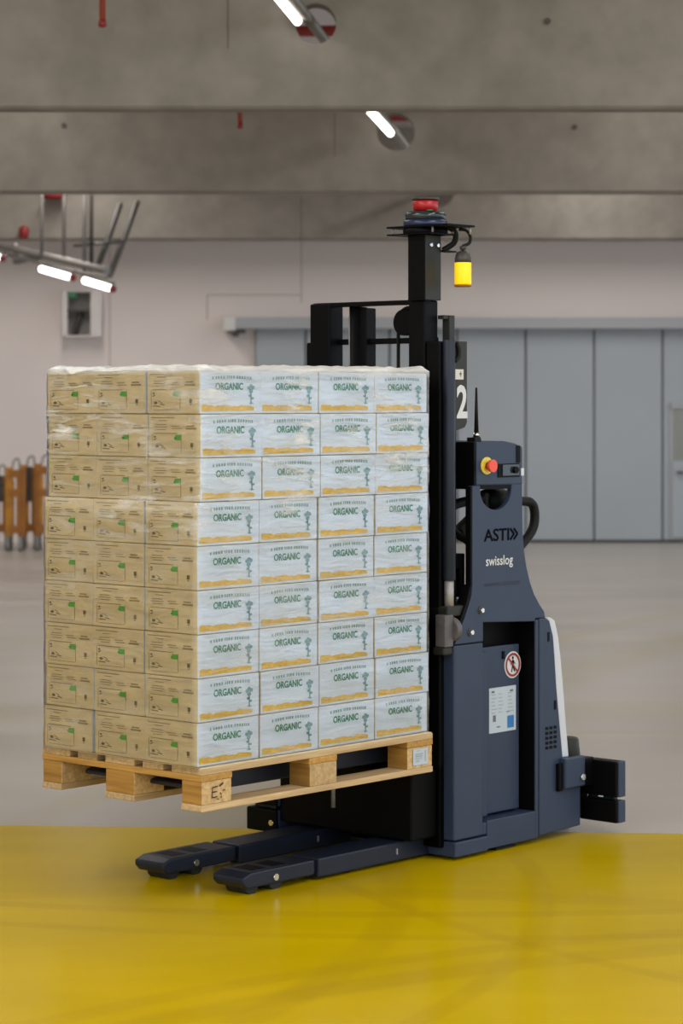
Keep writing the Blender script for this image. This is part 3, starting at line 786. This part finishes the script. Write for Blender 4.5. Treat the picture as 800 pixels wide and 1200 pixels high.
# mast
def upright(t0, t1, s0, s1, ztop, name, m='black'):
    b = MB()
    b.box(s0, s0 + 0.022, t0, t1, 0.05, ztop).box(s1 - 0.022, s1, t0, t1, 0.05, ztop).box(s0, s1, (t0 + t1) / 2 - 0.012, (t0 + t1) / 2 + 0.012, 0.05, ztop)
    return part(b, name, m, 0.003)
def channel(t0, t1, s0, s1, z0, ztop, name, m='black'):
    return part(MB().box(s0, s1, t0, t1, z0, ztop), name, m, 0.006)
channel(0.050, 0.118, 1.300, 1.400, 0.05, 1.945, 'outer_upright')
channel(0.665, 0.728, 1.300, 1.400, 0.05, 1.950, 'outer_upright')
channel(0.120, 0.200, 1.295, 1.375, 0.10, 2.100, 'inner_upright')
channel(0.600, 0.705, 1.295, 1.375, 0.10, 2.100, 'inner_upright')
part(MB().box(1.30, 1.33, 0.12, 0.69, 2.085, 2.103), 'top_crossbar', 'black', 0.003)
part(MB().box(1.35, 1.38, 0.12, 0.69, 1.940, 1.962), 'middle_crossbar', 'black', 0.003)
part(MB().box(1.30, 1.40, 0.05, 0.76, 0.05, 0.36), 'mast_base', 'black', 0.006)
part(MB().cyl((1.335, 0.034, 1.05), (1.335, 0.034, 1.95), 0.024, n=24), 'side_lift_cylinder', 'slate_dark', 0.002)
part(MB().cyl((1.335, 0.034, 0.94), (1.335, 0.034, 1.06), 0.018, n=20), 'piston_rod', 'steel', 0, label='bright bare piston rod')
part(MB().box(1.30, 1.40, 0.012, 0.12, 0.915, 0.955), 'cylinder_bracket', 'gunmetal', 0.006)
part(MB().cyl((1.318, 0.022, 0.868), (1.345, 0.022, 0.868), 0.046, n=24).box(1.272, 1.320, 0.0, 0.05, 0.805, 0.925), 'lift_motor', 'motor', 0.004)
part(MB().box(1.27, 1.323, 0.005, 0.06, 0.775, 0.804), 'motor_bracket', 'gunmetal', 0.006)
part(MB().tube(spline([(1.40, 0.06, 0.92), (1.43, 0.05, 0.96), (1.46, 0.06, 0.98), (1.50, 0.10, 0.99)], 6), 0.02, 8), 'hydraulic_hose', 'gunmetal', 0)
part(MB().cyl((1.35, 0.50, 0.2), (1.35, 0.50, 2.085), 0.035, n=20), 'centre_lift_cylinder', 'black', 0)
part(MB().cyl((1.325, 0.520, 1.0), (1.325, 0.520, 2.05), 0.006, n=8), 'lift_chain', 'steel', 0)
part(MB().box(1.33, 1.39, 0.443, 0.53, 0.2, 2.08), 'chain_guide', 'black', 0.004)
part(MB().cyl((1.33, 0.255, 2.02), (1.37, 0.255, 2.02), 0.050, n=24), 'hose_pulley', 'black', 0)
part(MB().tube([(1.35, 0.296, 2.02), (1.35, 0.296, 1.0)], 0.007, 8).tube(spline([(1.35, 0.296, 2.02), (1.35, 0.28, 2.06), (1.35, 0.245, 2.075), (1.35, 0.215, 2.05), (1.35, 0.21, 1.95)], 6), 0.008, 8), 'mast_hose', 'rubber', 0)
part(MB().box(1.40, 1.432, 0.085, 0.12, 1.93, 2.045).box(1.372, 1.432, 0.09, 0.12, 2.030, 2.045), 'mast_hook', 'gunmetal', 0.002)
# side number plate behind the upright
npl = part(MB().prism([(1.335, 1.945), (1.428, 1.945), (1.428, 1.640), (1.415, 1.622), (1.340, 1.605)], 0.022, 0.036), 'number_plate', 'gunmetal', 0.002)
nm = lambda u, v: (u, 0.0205, v)
obj_from(text_mesh('2', 'number_two', 1.364, 1.656, 1.4275, 1.782, nm, M['white_print'], 0.03), 'number_two', npl)['label'] = 'white number 2'
MB().box(1.352, 1.404, 0.020, 0.024, 1.802, 1.840).build('small_label', M['pale_cap'], npl)
sub_print([stroke(1.378, 1.823, 1.392, 1.823, 0.006), stroke(1.386, 1.812, 1.386, 1.832, 0.005)], 'label_print', 'label_dark', npl, 0.0190)
MB().tube(spline([(1.36, 0.018, 1.94), (1.37, 0.014, 1.91), (1.365, 0.014, 1.885), (1.35, 0.018, 1.87)], 5), 0.008, 8).build('cable_clip', M['rubber'], npl)
# navigation column and scanner
colm = part(MB().box(1.285, 1.375, 0.105, 0.190, 2.10, 2.345), 'navigation_column', 'gunmetal', 0.003)
MB().box(1.280, 1.290, 0.108, 0.188, 2.10, 2.345).build('column_front', M['black'], colm)
for s0 in (1.312, 1.352):
    MB().cyl((s0, 0.098, 2.307), (s0, 0.106, 2.307), 0.007, n=10).build('column_bolt', M['chrome'], colm)
MB().box(1.375, 1.46, 0.10, 0.14, 2.285, 2.291).build('lamp_bracket', M['black'], colm)
ns = part(MB().box(1.25, 1.41, -0.03, 0.27, 2.372, 2.379).box(1.25, 1.41, 0.05, 0.27, 2.345, 2.350), 'scanner_plate', 'black', 0.001)
for s0, t0 in ((1.27, 0.255), (1.39, 0.255), (1.27, 0.06), (1.39, 0.06), (1.40, -0.015)):
    MB().cyl((s0, t0, 2.346), (s0, t0, 2.375), 0.004, n=8).build('spacer_rod', M['steel'], ns)
MB().lathe([(0.075, 2.345), (0.085, 2.350), (0.085, 2.366), (0.07, 2.375)], (1.33, 0.145, 0), 24).build('scanner_mount', M['black'], ns)
nav = part(MB().lathe([(0.082, 2.379), (0.084, 2.384), (0.084, 2.400), (0.078, 2.402)], (1.33, 0.145, 0), 28), 'navigation_scanner', 'blue', 0)
MB().lathe([(0.079, 2.402), (0.078, 2.425), (0.070, 2.433), (0.05, 2.435)], (1.33, 0.145, 0), 28).build('scanner_cap', M['scanner_grey'], nav)
MB().lathe([(0.03, 2.435), (0.047, 2.440), (0.049, 2.472), (0.040, 2.478)], (1.33, 0.145, 0), 24).build('red_beacon', M['red'], nav)
MB().cyl((1.33, 0.145, 2.478), (1.33, 0.145, 2.486), 0.052, n=24).build('beacon_lid', M['dark_steel'], nav)
MB().cyl((1.29, 0.09, 2.433), (1.29, 0.09, 2.437), 0.012, n=10).build('status_light', M['green'], nav)
part(MB().tube(spline([(1.36, 0.075, 2.38), (1.40, 0.06, 2.36), (1.41, 0.07, 2.32), (1.38, 0.10, 2.29)], 8), 0.011, 8), 'scanner_cable', 'rubber', 0)
lc = (1.40, 0.02, 0)
la = part(MB().lathe([(0.030, 2.158), (0.032, 2.163), (0.032, 2.240), (0.030, 2.242)], lc, 24), 'warning_lamp', 'amber', 0, label='lit yellow warning lamp')
MB().lathe([(0.030, 2.150), (0.033, 2.152), (0.033, 2.158), (0.02, 2.159)], lc, 24).build('lamp_rim', M['orange_dark'], la)
MB().lathe([(0.031, 2.241), (0.031, 2.258), (0.024, 2.280), (0.010, 2.286)], lc, 24).build('lamp_cap', M['dark_steel'], la)
MB().tube(spline([(1.40, 0.02, 2.285), (1.40, 0.02, 2.302), (1.425, 0.01, 2.315), (1.432, 0.01, 2.34), (1.415, 0.015, 2.362), (1.39, 0.03, 2.366)], 8), 0.006, 8).build('lamp_hook', M['rubber'], la)
MB().cyl((1.40, 0.02, 2.29), (1.40, 0.02, 2.303), 0.012, n=10).build('hook_nut', M['dark_steel'], la)

# fork carriage and forks
part(MB().box(1.225, 1.285, 0.14, 0.66, 0.36, 0.90).box(1.225, 1.29, 0.12, 0.68, 0.40, 0.48).box(1.225, 1.29, 0.12, 0.68, 0.78, 0.86), 'fork_carriage', 'black', 0.005)
for t0, t1 in ((0.155, 0.315), (0.485, 0.645)):
    part(MB().prism([(0.06, 0.412), (0.06, 0.425), (0.14, 0.450), (1.24, 0.452), (1.24, 0.384), (0.20, 0.386)], t0, t1).box(1.205, 1.24, t0 + 0.02, t1 - 0.02, 0.38, 0.80), 'fork', 'slate_dark', 0.006)
part(MB().cyl((1.05, 0.36, 0.20), (1.05, 0.36, 0.34), 0.008, n=8), 'fork_linkage', 'steel', 0.0)
part(MB().box(1.16, 1.32, 0.07, 0.74, 0.09, 0.345), 'front_housing', 'black', 0.008)

# ------------------------------------------------------------------ pallet
PZ = 0.3532
pal = empty('wooden_pallet', place(0, 0, PZ), A)
tag(pal, 'wooden pallet carried on the truck forks under the carton stack', 'pallet')
def ppart(b, name, m, bevel=0.003): return b.build(name, M[m], pal, bevel)
rp = random.Random(5)
TC = [(0.0, 0.100), (0.3275, 0.4725), (0.700, 0.800)]
SC = [(0.0, 0.145), (0.5275, 0.6725), (1.055, 1.200)]
for a_, b_ in TC:
    ppart(MB().box(0, 1.2, a_, b_, 0, 0.022), 'bottom_board', 'wood_s')
first = None
for ai, (a_, b_) in enumerate(TC):
    for ci, (c_, d_) in enumerate(SC):
        o = ppart(MB().box(c_ + rp.uniform(0, .003), d_ - rp.uniform(0, .003), a_ + rp.uniform(0, .003), b_ - rp.uniform(0, .003), 0.022, 0.100), 'block', 'wood_block')
        o.data.materials.append(M['wood_end'])
        for f in o.data.polygons:
            if abs(f.normal.x) > 0.7: f.material_index = 1  # faces across the pallet's length get a darker, more orange wood
        if ai == 0 and ci == 0: first = o
        if ai == 0 and ci == 2: last = o
for c_, d_ in SC:
    ppart(MB().box(c_, d_, 0, 0.8, 0.100, 0.122), 'stringer_board', 'wood_t')
for a_, b_ in ((0.0, 0.145), (0.1865, 0.2865), (0.3275, 0.4725), (0.5135, 0.6135), (0.655, 0.8)):
    ppart(MB().box(0, 1.2, a_, b_, 0.122, 0.144), 'deck_board', 'wood_s')
# branded mark on the corner block, address label on the end block
fm = lambda u, v: (u, -0.0012, v)
mk = [stroke(0.045, 0.045, 0.072, 0.045, 0.004), stroke(0.047, 0.062, 0.070, 0.063, 0.004), stroke(0.050, 0.078, 0.074, 0.080, 0.004), stroke(0.048, 0.045, 0.050, 0.080, 0.004),
      stroke(0.085, 0.058, 0.092, 0.050, 0.004), stroke(0.082, 0.080, 0.100, 0.088, 0.007), stroke(0.098, 0.062, 0.108, 0.066, 0.004), stroke(0.088, 0.040, 0.094, 0.044, 0.004), stroke(0.070, 0.038, 0.080, 0.036, 0.003)]
flat(mk, fm).build('burnt_mark', M['knot'], first)
lb = flat([rect(1.085, 0.034, 1.168, 0.093)], fm).build('paper_label', M['label_white'], last)
lq = [rect(1.097, 0.064, 1.138, 0.070), rect(1.097, 0.072, 1.142, 0.077), rect(1.102, 0.085, 1.124, 0.088), rect(1.150, 0.045, 1.158, 0.085), rect(1.100, 0.046, 1.120, 0.052)]
lq += [rect(1.097 + k * 0.006, 0.055, 1.100 + k * 0.006, 0.062) for k in range(7)]
flat(lq, lambda u, v: (u, -0.0018, v)).build('label_print', M['label_grey'], last)

o = MB().box(0.004, 1.196, 0.004, 0.796, 0, 0.0022).build('light_block_sheet', M['kraft'])  # sheet added to stop light leaking into the gaps between deck boards
o.location = place(0, 0, PZ + 0.1442); o.rotation_euler = (0, 0, A)
tag(o, 'thin added kraft sheet blocking light between the pallet boards and bottom cartons', 'sheet')
# ------------------------------------------------------------------ cartons
CL, CW, CH = 0.2945, 0.2535, 0.1455      # along s, along t, high
PS, PT, PH = 0.3, 0.2567, 0.1472
def carton_mesh(seed, lab):
    r = random.Random(seed)
    bm = bmesh.new()
    bmesh.ops.create_cube(bm, size=1)
    for v in bm.verts: v.co = Vector((v.co.x * CL, v.co.y * CW, (v.co.z + 0.5) * CH))
    bmesh.ops.bevel(bm, geom=bm.edges[:], offset=0.004, segments=2, profile=0.6, affect='EDGES')
    for f in bm.faces: f.smooth = False
    me = bpy.data.meshes.new('carton_body')
    for f in bm.faces:
        # the printed litho sheet covers the long sides and folds over the top rim; ends stay bare board
        f.material_index = 1 if abs(f.normal.y) > 0.3 else 0
    bm.to_mesh(me); bm.free()
    me.materials.append(M['kraft']); me.materials.append(M['white_carton'])
    return me
wmap = lambda u, v: ((u - 0.5) * CL, -CW / 2 - 0.0012, v * CH)            # long side, seen from -t
kmap = lambda u, v: (-CL / 2 - 0.0012, (0.5 - u) * CW, v * CH)             # end, seen from -s
body_me = [carton_mesh(i, 0) for i in range(1)]
let_me = text_mesh('ORGANIC', 'brand_lettering', 0.25, 0.55, 0.70, 0.72, wmap, M['letter_green'], 0.03)
r = random.Random(11)
q = []
u = 0.20
while u < 0.82:      # arched line of small illegible print above the word
    wv = r.choice((0.018, 0.024, 0.03))
    v = 0.82 + 0.025 * math.sin((u - 0.2) / 0.62 * PI)
    q.append(rect(u, v - 0.03, u + wv * 0.85, v + 0.038))
    u += wv + (0.012 if r.random() < 0.75 else 0.03)
small_me = flat(q, wmap).mesh('small_print', M['small_green'])
q = [stroke(0.835, 0.22, 0.83, 0.50, 0.022), disc(0.80, 0.60, 0.045, 9, 0.7), disc(0.86, 0.61, 0.05, 9, 0.7), disc(0.83, 0.52, 0.05, 9, 0.7), disc(0.815, 0.42, 0.035, 8, 0.8), disc(0.855, 0.36, 0.03, 8, 0.9), stroke(0.80, 0.25, 0.87, 0.24, 0.02), disc(0.83, 0.66, 0.03, 8, 0.8)]
plant_me = flat(q, wmap).mesh('plant_picture', M['teal'])
N_ = 16
top = [(0.03 + 0.85 * i / N_, 0.195 + 0.016 * math.sin(i * 1.1) + 0.014 * math.sin(i * 2.7) - 0.001 * i) for i in range(N_ + 1)]
q = []
for i in range(N_):
    q.append([(top[i][0], 0.055 + 0.0012 * i), (top[i + 1][0], 0.055 + 0.0012 * (i + 1)), top[i + 1], top[i]])
stripe_me = flat(q, wmap).mesh('yellow_stripe', M['stripe'])
ln = lambda u0, v, u1, h=0.016: rect(u0, v - h / 2, u1, v + h / 2)
q = [ln(0.06, 0.915, 0.50, 0.02), ln(0.20, 0.85, 0.36), ln(0.14, 0.755, 0.34), ln(0.12, 0.70, 0.36), ln(0.16, 0.645, 0.34),
     ln(0.44, 0.72, 0.60), ln(0.46, 0.67, 0.64), ln(0.74, 0.73, 0.88, 0.03), ln(0.72, 0.67, 0.92, 0.04),
     ln(0.10, 0.555, 0.56), ln(0.12, 0.09, 0.62, 0.01), stroke(0.635, 0.09, 0.635, 0.54, 0.008), stroke(0.085, 0.09, 0.085, 0.54, 0.008)]
kp_me = flat(q, kmap).mesh('end_print', M['kraft_print'])
q = [disc(0.13, 0.47, 0.022, 8), stroke(0.11, 0.40, 0.16, 0.43, 0.02), disc(0.17, 0.25, 0.035, 8), stroke(0.12, 0.18, 0.26, 0.17, 0.02), stroke(0.22, 0.30, 0.30, 0.24, 0.012), stroke(0.25, 0.22, 0.34, 0.20, 0.02), rect(0.81, 0.24, 0.86, 0.34), rect(0.82, 0.20, 0.85, 0.22)]
kd_me = flat(q, kmap).mesh('handling_symbols', M['kraft_dark'])
q = [rect(0.52, 0.40, 0.63, 0.52), rect(0.50, 0.42, 0.54, 0.47)]
kg_me = flat(q, kmap).mesh('green_mark', M['kraft_green'])

ROWS = ['top row', 'second row from the top', 'third row from the top', 'fourth row from the top', 'middle row', 'fourth row from the bottom', 'third row from the bottom', 'second row from the bottom', 'bottom row on the pallet']
WC = {1: 'second from the near corner', 2: 'third from the near corner', 3: 'beside the truck mast'}
rc = random.Random(21)
for row in range(9):                       # 0 = top
    k = 8 - row
    drift = rc.uniform(-0.005, 0.005)
    lean = -0.010 * (k / 8.0) if row > 2 else -0.006
    for i, j in [(0, 0), (1, 0), (2, 0), (3, 0), (0, 1), (0, 2)]:
        ps = 0.2955 if row < 3 else PS
        s = (i + 0.5) * ps + (0.016 if row < 3 else 0.0) + rc.uniform(-0.0025, 0.0025) + drift
        t = 0.022 + (j + 0.5) * PT + rc.uniform(-0.0035, 0.0035)
        z = PZ + 0.1476 + k * PH
        c = empty('carton', place(s, t, z), A + rc.uniform(-0.008, 0.008))
        if j == 0 and i == 0: lab = 'corner carton showing kraft end and white side, ' + ROWS[row]
        elif j == 0: lab = 'white green-lettered carton, %s, %s' % (WC[i], ROWS[row])
        else: lab = 'kraft carton end, %s, %s' % ('between the corner and the far edge' if j == 1 else 'at the far left edge', ROWS[row])
        tag(c, lab, 'carton', 'cartons stacked on the pallet')
        obj_from(body_me[0], 'body', c)
        if j == 0:
            for me, nm_ in ((let_me, 'brand_lettering'), (small_me, 'small_print'), (plant_me, 'plant_picture'), (stripe_me, 'yellow_stripe')):
                obj_from(me, nm_, c)
        if i == 0:
            for me, nm_ in ((kp_me, 'end_print'), (kd_me, 'handling_symbols'), (kg_me, 'green_mark')):
                obj_from(me, nm_, c)

# ------------------------------------------------------------------ stretch film round the load
fz0, fz1 = PZ + 0.136, PZ + 0.144 + 9 * PH + 0.010
loop = []
S0, S1, T0, T1 = -0.008, 1.206, 0.012, 0.7975
step = 0.012
def seg(a, b_):
    n = max(1, int((Vector(b_) - Vector(a)).length / step))
    return [Vector(a).lerp(Vector(b_), i / n) for i in range(n)]
c_ = 0.014
per = seg((S0 + c_, T0), (S1 - c_, T0)) + seg((S1 - c_, T0), (S1, T0 + c_)) + seg((S1, T0 + c_), (S1, T1 - c_)) + seg((S1, T1 - c_), (S1 - c_, T1)) \
    + seg((S1 - c_, T1), (S0 + c_, T1)) + seg((S0 + c_, T1), (S0, T1 - c_)) + seg((S0, T1 - c_), (S0, T0 + c_)) + seg((S0, T0 + c_), (S0 + c_, T0))
nz = 90
b = MB()
rings = []
cen = Vector(((S0 + S1) / 2, (T0 + T1) / 2))
for kz in range(nz + 9):
    ringv = []
    for p in per:
        if kz <= nz:
            z = fz0 + (fz1 - fz0) * kz / nz
            d = (p - cen); d = Vector((d.x / (S1 - S0), d.y / (T1 - T0)))
            nn = noise.noise(Vector((p.x * 4, p.y * 4, z * 14))) * 0.0035
            q_ = p + Vector((d.x, d.y)).normalized() * nn
            if p.x < 0.3:      # the film follows the upper rows, set back a little
                k_ = min(1, max(0, (z - 1.36) / 0.04))
                q_.x += 0.014 * k_ * (1 - max(0, p.x) / 0.3)
            zz = z + (noise.noise(Vector((p.x * 9, p.y * 9, 3.3))) * 0.006 if kz == nz else 0)
        else:
            f = (kz - nz) * 0.008
            q_ = p + (cen - p).normalized() * f
            if p.x < 0.3: q_.x += 0.014 * (1 - max(0, p.x) / 0.3)
            zz = fz1 + 0.016 * math.sin((kz - nz) / 8 * PI) * (0.6 + noise.noise(Vector((p.x * 6, p.y * 6, 8.1)))) + noise.noise(Vector((p.x * 22, p.y * 22, kz * 0.5))) * 0.006
        ringv.append(b.bm.verts.new((q_.x, q_.y, zz)))
    rings.append(ringv)
n = len(per)
for kz in range(len(rings) - 1):
    for i in range(n):
        f = b.bm.faces.new((rings[kz][i], rings[kz][(i + 1) % n], rings[kz + 1][(i + 1) % n], rings[kz + 1][i])); f.smooth = True
fo = b.build('stretch_film', M['film'])
fo.location = place(0, 0, 0); fo.rotation_euler = (0, 0, A)
tag(fo, 'clear glossy stretch film wrapped round the whole carton stack', 'film')
